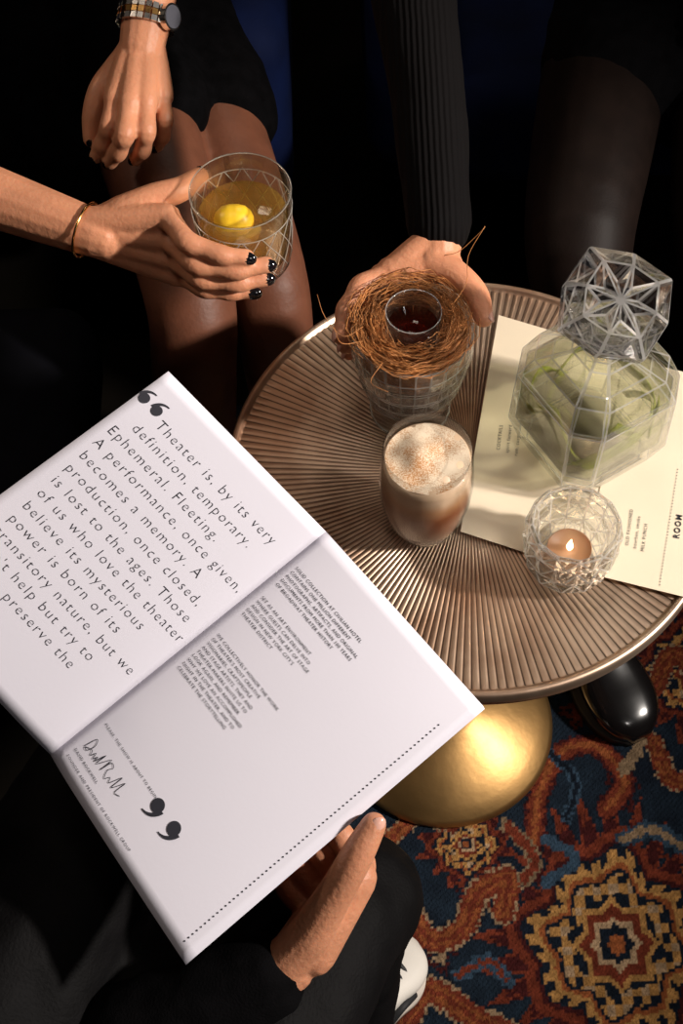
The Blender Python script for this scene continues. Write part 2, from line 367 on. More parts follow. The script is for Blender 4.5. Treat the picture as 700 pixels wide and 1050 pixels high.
# ------------------------------------------------------------------ menus on table
menu=empty("cocktail_menu",(.15,.05,TZ))
def flat(b,px,z,m=0,th=.0004):
    P=[at(a,c,z) for a,c in px]; n=len(P)
    v=[(p.x,p.y,z) for p in P]+[(p.x,p.y,z-th) for p in P]
    b.add(v,[tuple(range(n)),tuple(range(n,2*n))[::-1]]+[(i,i+n,(i+1)%n+n,(i+1)%n) for i in range(n)],m)
zA=TZ+.0036; zB=TZ+.0046
b=B(); flat(b,[(511,323),(472,545),(610,590),(676,372)],zA); fixn(b.obj("menu_page",CREAM,menu,smooth=False))
b=B(); flat(b,[(640,366),(600,582),(620,592),(742,622),(775,400)],zB); fixn(b.obj("menu_cover",CREAM,menu,smooth=False))
tb=B()
def flat_text(s,px,py,dx,dy,size,z,th=0):
    o=at(px,py,z); d=(at(px+dx,py+dy,z)-o).normalized(); e=Vector((-d.y,d.x,0))
    v,f=textmesh(s,th,1.2); tb.add([o+d*(x*size)+e*(y*size)+Vector((0,0,.0006)) for x,y,_ in v],f)
flat_text("ROOM",696,553,8,-60,.0075,zB,.02)
for i,l in enumerate(["COCKTAILS","spirit forward","rum, coconut, lime"]): flat_text(l,512+i*9,462+i*3,8,-60,.0045,zA)
for i,l in enumerate(["OLD FASHIONED","bourbon, smoke","MILK PUNCH"]): flat_text(l,644+i*8,560+i*3,8,-60,.0042,zB)
for k in range(38):
    p=at(676+k*.5,600-k*3.2,zB); r=.0006
    tb.add([(p.x+r*math.cos(a),p.y+r*math.sin(a),zB+.0006) for a in np.linspace(0,2*PI,7)[:-1]],[tuple(range(6))])
tb.obj("menu_print",INK,menu,smooth=False)
# ------------------------------------------------------------------ glasses
def ringv(c,r,z,n,ph): return [(c.x+r*math.cos(2*PI*(k+ph)/n),c.y+r*math.sin(2*PI*(k+ph)/n),c.z+z) for k in range(n)]
def facet(b,c,rings,n,caps=True):
    vs=[];fs=[]
    for (r,z,ph) in rings: vs+=ringv(c,r,z,n,ph)
    for i in range(len(rings)-1):
        p0,p1=rings[i][2],rings[i+1][2]
        for k in range(n):
            a,a2=i*n+k,i*n+(k+1)%n; c_,c2=(i+1)*n+k,(i+1)*n+(k+1)%n
            if abs(p0-p1)<.01: fs.append((a,a2,c2,c_))
            elif p1>p0: fs+= [(a,a2,c_),(a2,c2,c_)]
            else: fs+= [(a,a2,c2),(a,c2,c_)]
    if caps: fs.append(tuple(range(n))[::-1]); fs.append(tuple((len(rings)-1)*n+k for k in range(n)))
    b.add(vs,fs)
def bev(o,w,ang=8):
    o.data.materials.append(CUT)
    m_=o.modifiers.new("cut_edges",'BEVEL'); m_.width=w; m_.segments=1; m_.limit_method='ANGLE'; m_.angle_limit=math.radians(ang); m_.material=1; return o
def cutlines(G,rf,z0,z1,n,turn,rad,name,parent):
    """crossing cut lines ground into the outside of a glass"""
    b=B()
    for sgn in(-1,1):
        for k in range(n):
            P=[]
            for t_ in np.linspace(0,1,9):
                a=2*PI*k/n+sgn*turn*t_; z=z0+(z1-z0)*t_; r=rf(z); P.append(G+V(r*math.cos(a),r*math.sin(a),z))
            b.add(*sweep(P,[rad]*9,seg=5,sub=1,cap=False))
    return b.obj(name,CUT,parent)
G1=at(246,195,.73); G1=V(G1.x,G1.y,.64)
gl=empty("rocks_glass",G1)
b=B(); b.add(*lathe([(.001,0),(.038,0,.0),(.0415,.003),(.0430,.012),(.0440,.030),(.0450,.060),(.0455,.068,.0),(.0460,.09),(.0454,.0915),(.0442,.09),(.0425,.06),(.041,.03),(.039,.014),(.034,.010),(.001,.010)],96,G1)); fixn(b.obj("glass",clear("rocks_glass_mat",(1,.985,.94),mixglass=.25,ior=1.45,refl=.05),gl))
b=B()
for zz,rr in ((.070,.0457),(.0895,.0459)):
    b.add(*sweep([G1+V(rr*math.cos(a),rr*math.sin(a),zz) for a in np.linspace(0,2*PI,49)],[.0005]*49,seg=6,sub=1,cap=False))
b.obj("cut_bands",CUT,gl)
cutlines(G1,lambda z: np.interp(z,[0,.003,.012,.030,.060,.068],[.038,.0416,.0431,.0441,.0451,.0456]),.005,.069,16,.75,.00045,"cut_pattern",gl)
AMB=clear("golden_cocktail",(.99,.84,.44),haze=.13,hazecol=(1,.72,.22),ior=1.33,refl=.05)
b=B(); b.add(*lathe([(.001,.011),(.034,.0112),(.038,.016),(.0395,.03),(.0405,.060),(.0400,.0605),(.001,.0605)],64,G1)); fixn(b.obj("cocktail",AMB,gl))
LEM=mat("lemon_yellow",(.95,.60,.03),.35,var=.05,bump=.2,bscale=150)
b=B(); c=G1+V(-.008,-.008,.060); b.add(*sweep([c-V(.004,0,0),c+V(.004,0,0)],[.0145,.0145],seg=24)); b.obj("lemon_ball",LEM,gl)
# coconut nest glass: diamond-cut bowl on a foot
G2=at(420,418,TZ); G2=V(G2.x,G2.y,TZ+.0008)
ne=empty("coconut_nest_cocktail",G2)
b=B()
rr=[(.036,0,0),(.038,.002,0),(.037,.004,0),(.016,.010,0),(.010,.014,0),(.010,.018,0),(.024,.022,0)]
for k in range(9):
    r=.035+.0178*(k/8)**.6; rr.append((r+(.0024 if k%2 else -.0006),.027+.0092*k,.5 if k%2 else 0))
rr+=[(.0520,.108,0),(.0530,.118,0),(.0512,.1188,0),(.0505,.116,0),(.048,.09,0),(.042,.06,0),(.032,.036,0),(.015,.032,0),(.001,.031,0)]
facet(b,G2,rr,24)
bev(fixn(b.obj("cut_glass_bowl",clear("nest_glass_mat",(.98,.98,.97),mixglass=.5,ior=1.45,haze=.02,hazecol=(.9,.87,.8),refl=.09),ne,smooth=False)),.0007,10)
FIB=mat("coconut_fibre",(.46,.18,.050),.6,var=.5,scale=80)
b=B()
for i in range(900):
    a0=random.random()*2*PI; span=random.uniform(.5,2.6)*random.choice((-1,1)); r0=random.uniform(.026,.054); z0=random.uniform(.092,.130)
    w1_,w2_,ph=random.uniform(-.009,.009),random.uniform(-.008,.008),random.random()*6
    P=[]
    for k in range(8):
        t_=k/7; a=a0+span*t_; r=r0+w1_*math.sin(3*t_+ph)+random.uniform(-.0025,.0025); z=z0+w2_*math.sin(4*t_+ph)+random.uniform(-.002,.002)
        r=min(max(r,.0250),.0470 if z<.119 else .058); P.append(G2+V(r*math.cos(a),r*math.sin(a),z))
    b.add(*sweep(P,[random.uniform(.00024,.00045)]*8,seg=4,sub=2,cap=False))
def loose(px):
    P=[dist_pt(*q) for q in px]; b.add(*sweep(P,[.0003]*len(P),seg=5,sub=4,cap=False))
loose([(462,315,1.19),(478,290,1.185),(480,262,1.18),(497,232,1.17)])
loose([(455,262,1.19),(470,258,1.185),(485,245,1.18),(497,233,1.17)])
loose([(372,335,1.19),(352,345,1.185),(333,325,1.18),(325,302,1.18)])
loose([(372,350,1.2),(350,352,1.19),(342,335,1.18)])
loose([(392,372,1.2),(380,392,1.19),(398,402,1.185)])
b.obj("fibre_nest",FIB,ne)
b=B(); b.add(*lathe([(.001,.062),(.019,.062),(.0205,.066),(.0225,.10),(.0240,.140),(.0234,.141),(.0226,.139),(.0203,.072),(.001,.069)],48,G2)); fixn(b.obj("inner_glass",clear("inner_glass_mat",(.97,.97,.97),refl=.08,haze=.01),ne))
b=B(); b.add(*sweep([G2+V(.0237*math.cos(a),.0237*math.sin(a),.1405) for a in np.linspace(0,2*PI,33)],[.0005]*33,seg=6,sub=1,cap=False)); b.obj("inner_rim",CUT,ne)
RUM=clear("dark_rum",(.50,.12,.05),haze=.22,hazecol=(.20,.025,.008),refl=.05)
b=B(); b.add(*lathe([(.001,.070),(.019,.0705),(.0205,.09),(.0216,.122),(.001,.122)],48,G2)); fixn(b.obj("dark_rum",RUM,ne))
# milk punch
G3=at(434,537,TZ); G3=V(G3.x,G3.y,TZ+.0008)
mk=empty("milk_punch_glass",G3)
pf=[(.020,0),(.024,.001),(.029,.008),(.0345,.025),(.0390,.050),(.0400,.070),(.0388,.095),(.0370,.118)]
pfo=[(.001,0)]+pf+[(.0364,.1186),(.0360,.117)]+[(r-.0012,max(z,.006)) for r,z in pf[::-1][1:-2]]+[(.02,.007),(.001,.006)]
b=B(); b.add(*lathe(pfo,72,G3)); fixn(b.obj("glass",THIN,mk))
m,t,p,o=nt("milk_punch"); N=t.nodes;L=t.links; tc=N.new('ShaderNodeTexCoord'); sp=N.new('ShaderNodeSeparateXYZ'); L.new(tc.outputs['Generated'],sp.inputs[0])
nz=N.new('ShaderNodeTexNoise'); nz.inputs['Scale'].default_value=3; L.new(tc.outputs['Generated'],nz.inputs['Vector'])
ad=N.new('ShaderNodeMath'); ad.operation='MULTIPLY_ADD'; ad.inputs[1].default_value=.22; L.new(nz.outputs['Fac'],ad.inputs[0]); L.new(sp.outputs[2],ad.inputs[2])
cr=N.new('ShaderNodeValToRGB'); e=cr.color_ramp.elements; e[0].position=.30; e[0].color=(.18,.040,.008,1); e[1].position=1.0; e[1].color=(.70,.50,.33,1)
x=e.new(.70); x.color=(.27,.075,.018,1); x=e.new(.84); x.color=(.50,.25,.11,1)
L.new(ad.outputs[0],cr.inputs[0]); L.new(cr.outputs[0],p.inputs['Base Color']); p.inputs['Roughness'].default_value=.35
b=B(); b.add(*lathe([(.001,.0075),(.021,.008)]+[(r-.0018,z) for r,z in pf[2:-1]]+[(.0360,.104),(.001,.104)],72,G3)); fixn(b.obj("milk_punch",m,mk))
m,t,p,o=nt("foam_with_spice"); N=t.nodes;L=t.links; tc=N.new('ShaderNodeTexCoord')
nz=N.new('ShaderNodeTexNoise'); nz.inputs['Scale'].default_value=900; nz.inputs['Detail'].default_value=2; L.new(tc.outputs['Object'],nz.inputs['Vector'])
n2=N.new('ShaderNodeTexNoise'); n2.inputs['Scale'].default_value=38; L.new(tc.outputs['Object'],n2.inputs['Vector'])
mu=N.new('ShaderNodeMath'); mu.operation='MULTIPLY'; L.new(nz.outputs['Fac'],mu.inputs[0]); L.new(n2.outputs['Fac'],mu.inputs[1])
cr=N.new('ShaderNodeValToRGB'); cr.color_ramp.elements[0].position=.20; cr.color_ramp.elements[0].color=(.80,.66,.49,1); cr.color_ramp.elements[1].position=.38; cr.color_ramp.elements[1].color=(.46,.20,.06,1)
L.new(mu.outputs[0],cr.inputs[0]); L.new(cr.outputs[0],p.inputs['Base Color']); p.inputs['Roughness'].default_value=.7
v=[];f=[];nr,ns=14,48
for i in range(nr+1):
    for k in range(ns):
        r=.0350*i/nr+1e-4; th=2*PI*k/ns; x,y=r*math.cos(th),r*math.sin(th)
        z=.1045+.009*math.exp(-((x+.008)**2+(y-.004)**2)/.00018)+.0008*math.sin(x*260+1)*math.sin(y*230)
        v.append((G3.x+x,G3.y+y,G3.z+z))
for i in range(nr):
    for k in range(ns): f.append((i*ns+k,i*ns+(k+1)%ns,(i+1)*ns+(k+1)%ns,(i+1)*ns+k))
b=B(); b.add(v,f); b.obj("foam",m,mk)
# candle holder
G4=at(580,577,TZ+.0046); G4=V(G4.x,G4.y,TZ+.0052)
ca=empty("crystal_tealight_holder",G4)
CRYS=clear("cut_crystal",(.98,.985,.97),mixglass=.65,ior=1.5,refl=.08)
b=B(); facet(b,G4,[(.024,0,0),(.029,.002,0),(.0375,.012,.5),(.0355,.023,0),(.0415,.034,.5),(.0375,.046,0),(.0415,.057,.5),(.0385,.066,0),(.0350,.067,0),(.0320,.060,0),(.0290,.030,0),(.0250,.012,0),(.01,.011,0)],12)
bev(fixn(b.obj("crystal_holder",CRYS,ca,smooth=False)),.0008)
b=B(); b.add(*lathe([(.001,.0125),(.0185,.0125),(.0190,.026),(.0185,.0265),(.0180,.0235),(.001,.0235)],40,G4)); fixn(b.obj("tealight",mat("candle_wax",(.34,.20,.12),.4,sss=.2),ca))
b=B(); b.add(*sweep([G4+V(0,0,.024),G4+V(0,0,.028),G4+V(0,0,.033),G4+V(0,0,.039)],[.0018,.0030,.0020,.0005],seg=12))
m,t,p,o=nt("candle_flame"); p.inputs['Emission Color'].default_value=(1,.75,.48,1); p.inputs['Emission Strength'].default_value=4; p.inputs['Base Color'].default_value=(1,.7,.4,1); b.obj("flame",m,ca)
# decanter: squared, chamfered body with X-cut faces
G5=at(598,452,zB); G5=V(G5.x,G5.y,zB+.0006)
de=empty("crystal_decanter",G5)
ROT=math.radians(30)
def sqpt(x,y,z): return G5+V(x*math.cos(ROT)-y*math.sin(ROT),x*math.sin(ROT)+y*math.cos(ROT),z)
def sqring(a,c,z):
    return [sqpt(x,y,z) for x,y in [(a,-(a-c)),(a,a-c),(a-c,a),(-(a-c),a),(-a,a-c),(-a,-(a-c)),(-(a-c),-a),(a-c,-a)]]
def squared(b,rings,star=()):
    vs=[];fs=[]
    for r in rings: vs+=sqring(*r)
    for i in range(len(rings)-1):
        for k in range(8):
            k2=(k+1)%8; q=(i*8+k,i*8+k2,(i+1)*8+k2,(i+1)*8+k)
            if i in star and k%2==0:
                c=sum((vs[j] for j in q),Vector())/4; o_=c-V(G5.x,G5.y,c.z); vs.append(c-o_.normalized()*star[i]); ci=len(vs)-1
                fs+=[(q[j],q[(j+1)%4],ci) for j in range(4)]
            else: fs.append(q)
    fs.append(tuple(range(8))[::-1]); fs.append(tuple((len(rings)-1)*8+k for k in range(8)))
    b.add(vs,fs)
b=B()
squared(b,[(.042,.012,0),(.049,.015,.003),(.0590,.019,.034),(.0585,.021,.100),(.049,.020,.124),(.024,.011,.137),(.019,.009,.144),(.019,.009,.152),(.023,.011,.156),(.023,.011,.160),(.015,.008,.161),(.014,.007,.140),(.036,.014,.124),(.0535,.018,.098),(.0540,.017,.034),(.041,.012,.012)],star={2:.0030})
bev(fixn(b.obj("decanter_body",clear("decanter_crystal",(.99,.995,.985),mixglass=.24,ior=1.4,refl=.07),de,smooth=False)),.0009)
GREEN=clear("pale_green_liqueur",(.975,.985,.88),ior=1.33,refl=.03)
b=B(); squared(b,[(.040,.012,.0125),(.0532,.017,.0345),(.0530,.018,.094),(.012,.004,.0942)]); fixn(b.obj("liqueur",GREEN,de,smooth=False))
PEEL=mat("green_peel",(.27,.30,.022),.45,var=.35,scale=60)
b=B()
def onwall(a,z,inset):   # point just inside the squared wall at polar angle a
    h=np.interp(z,[.012,.034,.10],[.040,.0525,.052])-inset; c_,s_=math.cos(a),math.sin(a)
    r=h/max(abs(c_),abs(s_)); r=min(r,h*1.13); return sqpt(r*c_,r*s_,z)
# peel spirals curling inside the bottle, with clear gaps between
for (a0,a1,za,zb,w,sw,ins) in [(-2.7,-.9,.028,.088,.0070,.010,.003),(-1.9,.1,.090,.032,.0060,-.010,.007),(-.9,1.1,.038,.088,.0070,.012,.004),(-3.3,-2.0,.085,.040,.0060,.010,.006),(1.4,3.2,.040,.088,.0070,.010,.004),(.2,1.6,.088,.050,.006,-.010,.006)]:
    n=34;o=[]
    for k in range(n+1):
        t_=k/n; a=a0+(a1-a0)*t_; z=za+(zb-za)*t_+sw*math.sin(2*PI*t_); ww=w*max(.12,(1-abs(2*t_-1)**2.5))
        for q in(-1,1): o.append(onwall(a+.09*q*math.cos(6*t_),min(.096,max(.016,z+q*ww)),ins+.001*q))
    b.add(o,[(2*k,2*k+1,2*k+3,2*k+2) for k in range(n)])
pe=b.obj("citrus_peel",PEEL,de); so=pe.modifiers.new("t",'SOLIDIFY'); so.thickness=.0012
# stopper
b=B()
ax=V(.12,-.45,1).normalized(); ex=V(1,0,0); ex=(ex-ax*ex.dot(ax)).normalized(); ey=ax.cross(ex); sc=G5+V(0,0,.192)
def sp(r,a,h):
    return sc+ex*(r*math.cos(a))+ey*(r*math.sin(a))+ax*h
n=8
def oc(k): return 1.10 if k%2==0 else .96    # squared octagon
vs=[sp(0,0,.019)]
for k in range(n):
    a=2*PI*(k+.5)/n; vs.append(sp(.031*oc(k),a,.0205))
for k in range(n):
    a=2*PI*k/n; vs.append(sp(.015,a,.0125))
for k in range(n):
    a=2*PI*(k+.5)/n; vs.append(sp(.0460*oc(k),a,.009))
for k in range(n):
    a=2*PI*(k+.5)/n; vs.append(sp(.0460*oc(k),a,-.004))
for k in range(n):
    a=2*PI*k/n; vs.append(sp(.026,a,-.022))
fs=[]
for k in range(n):
    k2=(k+1)%n
    fs+=[(0,9+k,1+k),(0,1+k,9+k2),(9+k2,1+k,1+k2)]
    fs+=[(1+k,17+k,17+k2),(1+k,17+k2,1+k2)]; fs.append((17+k,25+k,25+k2,17+k2)); fs+= [(25+k,33+k2,25+k2),(25+k,33+k,33+k2)]
fs.append(tuple(33+k for k in range(n)))
b.add(vs,fs)
b.add(*sweep([G5+V(0,0,.146),G5+V(0,0,.16),G5+V(.001,-.003,.174)],[.0125,.014,.017],seg=8,sub=1,cap=False))
bev(fixn(b.obj("stopper",clear("stopper_crystal",(.99,.99,1),mixglass=.72,ior=1.5,refl=.12),de,smooth=False)),.0012)
# ------------------------------------------------------------------ hands / people
def hand_tubes(wrist,wr,fingers,thumb,s=1.0,elbow=None,er=.036,extra=()):
    T=[]; W=Vector(wrist)
    fr=[(.0100,.0092,.0083,.0068),(.0102,.0094,.0085,.0070),(.0098,.0090,.0081,.0067),(.0088,.0080,.0072,.0060)]
    K=[]
    kc=sum((Vector(f_[0]) for f_ in fingers),Vector())/4
    for i,ch in enumerate(fingers):
        ch=[Vector(c) for c in ch]; K.append(ch[0])
        dense=[];rr=[]
        for j in range(4):     # slightly thicker at the joints, slimmer between
            dense.append(ch[j]); rr.append(fr[i][j]*s*1.06)
            if j<3: dense.append(ch[j].lerp(ch[j+1],.5)); rr.append((fr[i][j]+fr[i][j+1])/2*s*.94)
        T.append((dense,rr,dict(sub=4)))
        base=W+(ch[0]-kc)*.35
        T.append(([base,base.lerp(ch[0],.5),ch[0]],[.0130*s,.0126*s,.0114*s]))
    for i in range(3):
        for q,r in ((.4,.0125),(.6,.0114),(.85,.0096)):
            a_=W.lerp(K[i],q); c_=W.lerp(K[i+1],q); T.append(([a_,c_],[r*s,r*s]))
    th=[Vector(c) for c in thumb]
    T.append((th,[.0150*s,.0122*s,.0110*s,.0086*s],dict(sub=6)))
    T.append(([W,W.lerp(th[0],.6),th[0]],[wr*.9,.0158*s,.0150*s]))
    T.append(([th[0].lerp(th[1],.6),W.lerp(K[0],.65)],[.0105*s,.0115*s]))
    for a_,c_,r in extra: T.append(([Vector(a_),Vector(c_)],[r,r]))
    if elbow is not None:
        E=Vector(elbow); T.append(([W+(W-E).normalized()*.012,W,W.lerp(E,.3),W.lerp(E,.75),E],[wr*.92,wr,wr*1.22,er,er]))
    return T
def nail(b,tip,prev,nrm,r,l=.0068,w=.0052):
    tip=Vector(tip); d=(tip-Vector(prev)).normalized(); n=Vector(nrm); n=(n-d*n.dot(d)).normalized(); s=d.cross(n)
    c=tip+n*(r*.84)+d*(r*.15)
    v=[];f=[];A,C=8,14
    for i in range(A+1):
        p_=-PI/2+PI*i/A
        for k in range(C):
            t_=2*PI*k/C; x=l*math.sin(p_); q=math.cos(p_)
            sxx=w*q*math.cos(t_); h=.0016*q*math.sin(t_)-sxx*sxx*70-max(0,x)**2*20
            v.append(c+d*x+s*sxx+n*h)
    for i in range(A):
        for k in range(C): f.append((i*C+k,i*C+(k+1)%C,(i+1)*C+(k+1)%C,(i+1)*C+k))
    b.add(v,f)
CU=-F
# ---- woman one (left)
w1=empty("seated_woman",(-.45,.75,.45))
def cyl(G,ang,r,z): a=math.radians(ang); return V(G.x+r*math.cos(a),G.y+r*math.sin(a),z)
fg=[[cyl(G1,190,.068,.712),cyl(G1,222,.065,.713),cyl(G1,252,.057,.706),cyl(G1,274,.0545,.702)],
    [cyl(G1,196,.071,.692),cyl(G1,230,.067,.693),cyl(G1,264,.058,.689),cyl(G1,292,.0550,.687)],
    [cyl(G1,201,.071,.672),cyl(G1,232,.066,.673),cyl(G1,264,.057,.670),cyl(G1,290,.0540,.668)],
    [cyl(G1,205,.069,.653),cyl(G1,232,.063,.655),cyl(G1,256,.055,.653),cyl(G1,276,.0525,.651)]]
wr1=V(-.338,.208,.690)
th1=[V(-.306,.218,.704),V(-.278,.228,.711),cyl(G1,160,.060,.712),cyl(G1,134,.0575,.706)]
el1=V(-.575,.310,.712)
organic("right_arm_and_hand",hand_tubes(wr1,.0225,fg,th1,1.08,el1,.034),.0017,SKIN,w1,it=4)
b=B()
for ch,r in zip(fg,(.0071,.0073,.0070,.0063)): nail(b,ch[3],ch[2],(V(ch[3].x-G1.x,ch[3].y-G1.y,0)).normalized()*1+V(0,0,.5),r,l=.0080,w=.0066)
nail(b,th1[3],th1[2],(V(th1[3].x-G1.x,th1[3].y-G1.y,0)).normalized()+V(0,0,1),.009)
A=at
fg2=[[A(118,102,.652),A(112,130,.640),A(105,148,.617),A(99,160,.600)],
     [A(133,106,.656),A(128,138,.645),A(121,156,.620),A(113,166,.600)],
     [A(150,104,.654),A(150,135,.642),A(146,154,.616),A(139,163,.598)],
     [A(166,98,.645),A(169,122,.634),A(167,140,.610),A(161,150,.596)]]
wr2=A(146,45,.672)
th2=[A(122,72,.652),A(104,92,.645),A(96,118,.628),A(94,142,.610)]
el2=V(-.255,.70,.80)
organic("left_arm_and_hand",hand_tubes(wr2,.0235,fg2,th2,1.10,el2,.034),.0017,SKIN,w1,it=4)
for ch,r in zip(fg2,(.0074,.0076,.0073,.0065)): nail(b,ch[3],ch[2],V(0,-.5,.8),r)
nail(b,th2[3],th2[2],CU,.009)
b.obj("nail_polish",NAILB,w1)
def band(c,axis,r,links,wdt=.012,th=.0018):
    b=B(); ax=Vector(axis).normalized(); x=ax.orthogonal().normalized(); y=ax.cross(x)
    for k in range(links):
        a=2*PI*k/links; rad=x*math.cos(a)+y*math.sin(a); tan=ax.cross(rad)
        for row in(-1,0,1):
            cc=c+rad*r+ax*(row*wdt*.36); hw=wdt*.16; L_=PI*r/links*.86
            v=[cc+ax*(i*hw)+tan*(j*L_)+rad*(q*th) for i in(-1,1) for j in(-1,1) for q in(-1,1)]
            b.add(v,[(0,1,3,2),(4,6,7,5),(0,4,5,1),(2,3,7,6),(0,2,6,4),(1,5,7,3)],abs(row))
    return b
STEEL=mat("watch_steel",(.75,.72,.68),.2,metal=1); GOLD=mat("gold",(.75,.42,.14),.2,metal=1)
axw=(el2-wr2).normalized(); cw=wr2.lerp(el2,.10)
b=band(cw,axw,.0282,26,wdt=.018)
fd=(V(1,-.15,.6)-axw*V(1,-.15,.6).dot(axw)).normalized()
fc=cw+fd*.0300
b.add(*sweep([fc-fd*.002,fc+fd*.005],[.0135,.0135],seg=28,sub=1,cap=False),1)
b.add(*sweep([fc+fd*.005,fc+fd*.0056],[.0115,.0115],seg=28,sub=1,cap=False),2)
b.obj("wrist_watch_band",[GOLD,STEEL,mat("watch_dial",(.1,.1,.12),.2,coat=1)],w1,smooth=False)
bc=wr1.lerp(el1,.02); bax=(el1-wr1).normalized(); x=bax.orthogonal().normalized(); y=bax.cross(x)
ring=[bc+(x*math.cos(a)*.0258+y*math.sin(a)*.0258) for a in np.linspace(0,2*PI,25)]
b=B(); b.add(*sweep(ring,[.0013]*25,seg=8,sub=1,cap=False)); b.obj("bracelet",GOLD,w1)
organic("bare_legs",[([V(-.40,.78,.50),V(-.335,.55,.515),V(-.275,.315,.485),V(-.275,.262,.40),V(-.285,.25,.25),V(-.29,.235,.07)],[.078,.064,.050,.047,.044,.028],dict(sub=6,seg=24)),
   ([V(-.34,.82,.47),V(-.26,.60,.46),V(-.195,.37,.44),V(-.185,.325,.34),V(-.18,.33,.2),V(-.18,.33,.07)],[.076,.060,.047,.043,.042,.028],dict(sub=6,seg=24))],.005,mat("skin_legs_shaded",(.155,.056,.030),.5,var=.14,bump=.2,sss=.1,spec=.3),w1)  # her skin tone darkened: shade on the legs is put into the colour
organic("black_dress",[([V(-.46,.86,.55),V(-.46,.87,.66),V(-.47,.87,.80),V(-.48,.86,.98),V(-.48,.86,1.04)],[.12,.12,.13,.12,.07],dict(sub=6,seg=28,sx=1.15,sy=.85,up=(1,0,0))),
   ([V(-.42,.86,.50),V(-.36,.66,.508),V(-.33,.545,.514)],[.098,.084,.080],dict(sub=5,seg=24)),
   ([V(-.36,.88,.49),V(-.28,.70,.468),V(-.245,.60,.460)],[.09,.076,.070],dict(sub=5,seg=24)),
   ([V(-.54,.86,.50),V(-.47,.62,.49),V(-.40,.50,.49)],[.10,.085,.06],dict(sub=5,seg=24)),
   ([V(-.48,.86,1.0),V(-.62,.80,.98),V(-.64,.60,.85),el1+V(-.01,.03,.01)],[.06,.058,.050,.043],dict(sub=6,seg=20)),
   ([V(-.48,.86,1.0),V(-.34,.82,.98),V(-.28,.80,.90),el2+V(0,.02,.02)],[.06,.056,.046,.041],dict(sub=6,seg=20))],.006,CLOTH,w1,it=5,disp=.010,dscale=.07)
def shoe(name,heel,toe,w,h,mu,ms,parent,sole=.010,ankle=None,laces=None,mw=None):
    heel=Vector(heel);toe=Vector(toe); d=(toe-heel); Ln=d.length; d.normalize(); s=V(-d.y,d.x,0)
    prof=[(0,.30,.55),(.06,.62,.95),(.2,.75,1.0),(.38,.78,.92),(.52,.86,.72),(.68,1.0,.56),(.82,.95,.46),(.93,.70,.36),(1,.30,.22)]
    P=cat(prof,4); v=[];f=[];n=20
    for t_,ww,hh in P:
        c=heel+d*(t_*Ln)
        for k in range(n):
            a=2*PI*k/n; cx=math.copysign(abs(math.cos(a))**.75,math.cos(a)); cz=math.copysign(abs(math.sin(a))**.8,math.sin(a))
            v.append(c+s*(cx*w*ww)+V(0,0,sole+(h*hh)*(.5+.5*cz)))
    m_=len(P)
    for i in range(m_-1):
        for k in range(n): f.append((i*n+k,i*n+(k+1)%n,(i+1)*n+(k+1)%n,(i+1)*n+k))
    f.append(tuple(range(n))[::-1]); f.append(tuple((m_-1)*n+k for k in range(n)))
    b=B(); b.add(v,f,0)
    v=[];f=[]
    for t_,ww,hh in P:
        c=heel+d*(-.01+t_*Ln*1.03)
        for q,zz in((-1,.001),(1,.001),(1,sole+.004),(-1,sole+.004)): v.append(c+s*(q*w*ww*1.06)+V(0,0,zz))
    for i in range(m_-1):
        for k in range(4): f.append((i*4+k,i*4+(k+1)%4,(i+1)*4+(k+1)%4,(i+1)*4+k))
    f.append((3,2,1,0)); f.append(tuple((m_-1)*4+k for k in range(4)))
    b.add(v,f,1)
    if ankle is not None: b.add(*sweep([heel+d*Ln*.2+V(0,0,h*.6),heel+d*Ln*.18+V(0,0,h*1.1),Vector(ankle)],[w*.8,w*.72,w*.8],seg=20),0)
    if laces:
        for k in range(5):
            t_=.40+.075*k; c=heel+d*(t_*Ln); hh=np.interp(t_,[p_[0] for p_ in prof],[p_[2] for p_ in prof])*h
            b.add(*sweep([c-s*w*.55+V(0,0,sole+hh*.86),c+d*.006+V(0,0,sole+hh*1.04),c+s*w*.55+d*.012+V(0,0,sole+hh*.86)],[.0032]*3,seg=8),2)
        for q in(-1,1):
            c=heel+d*(.33*Ln)+s*(q*w*.80); c2=heel+d*(.62*Ln)+s*(q*w*.93)
            b.add(*sweep([c+V(0,0,sole+.016),c.lerp(c2,.5)+s*q*.001+V(0,0,sole+.028),c2+V(0,0,sole+.014)],[.005]*3,seg=8),2)
    o=b.obj(name,[mu,ms,mw or ms],parent); fixn(o); return o
PAT=mat("black_patent_leather",(.005,.004,.004),.2,coat=.6,var=.2)
SOLEB=mat("black_rubber",(.01,.01,.01),.6)
shoe("heeled_shoe",(-.295,.27,0),(-.27,.06,0),.036,.065,PAT,SOLEB,w1,ankle=(-.289,.238,.09))
shoe("heeled_shoe_pair",(-.185,.37,0),(-.15,.16,0),.036,.065,PAT,SOLEB,w1,ankle=(-.181,.332,.09))
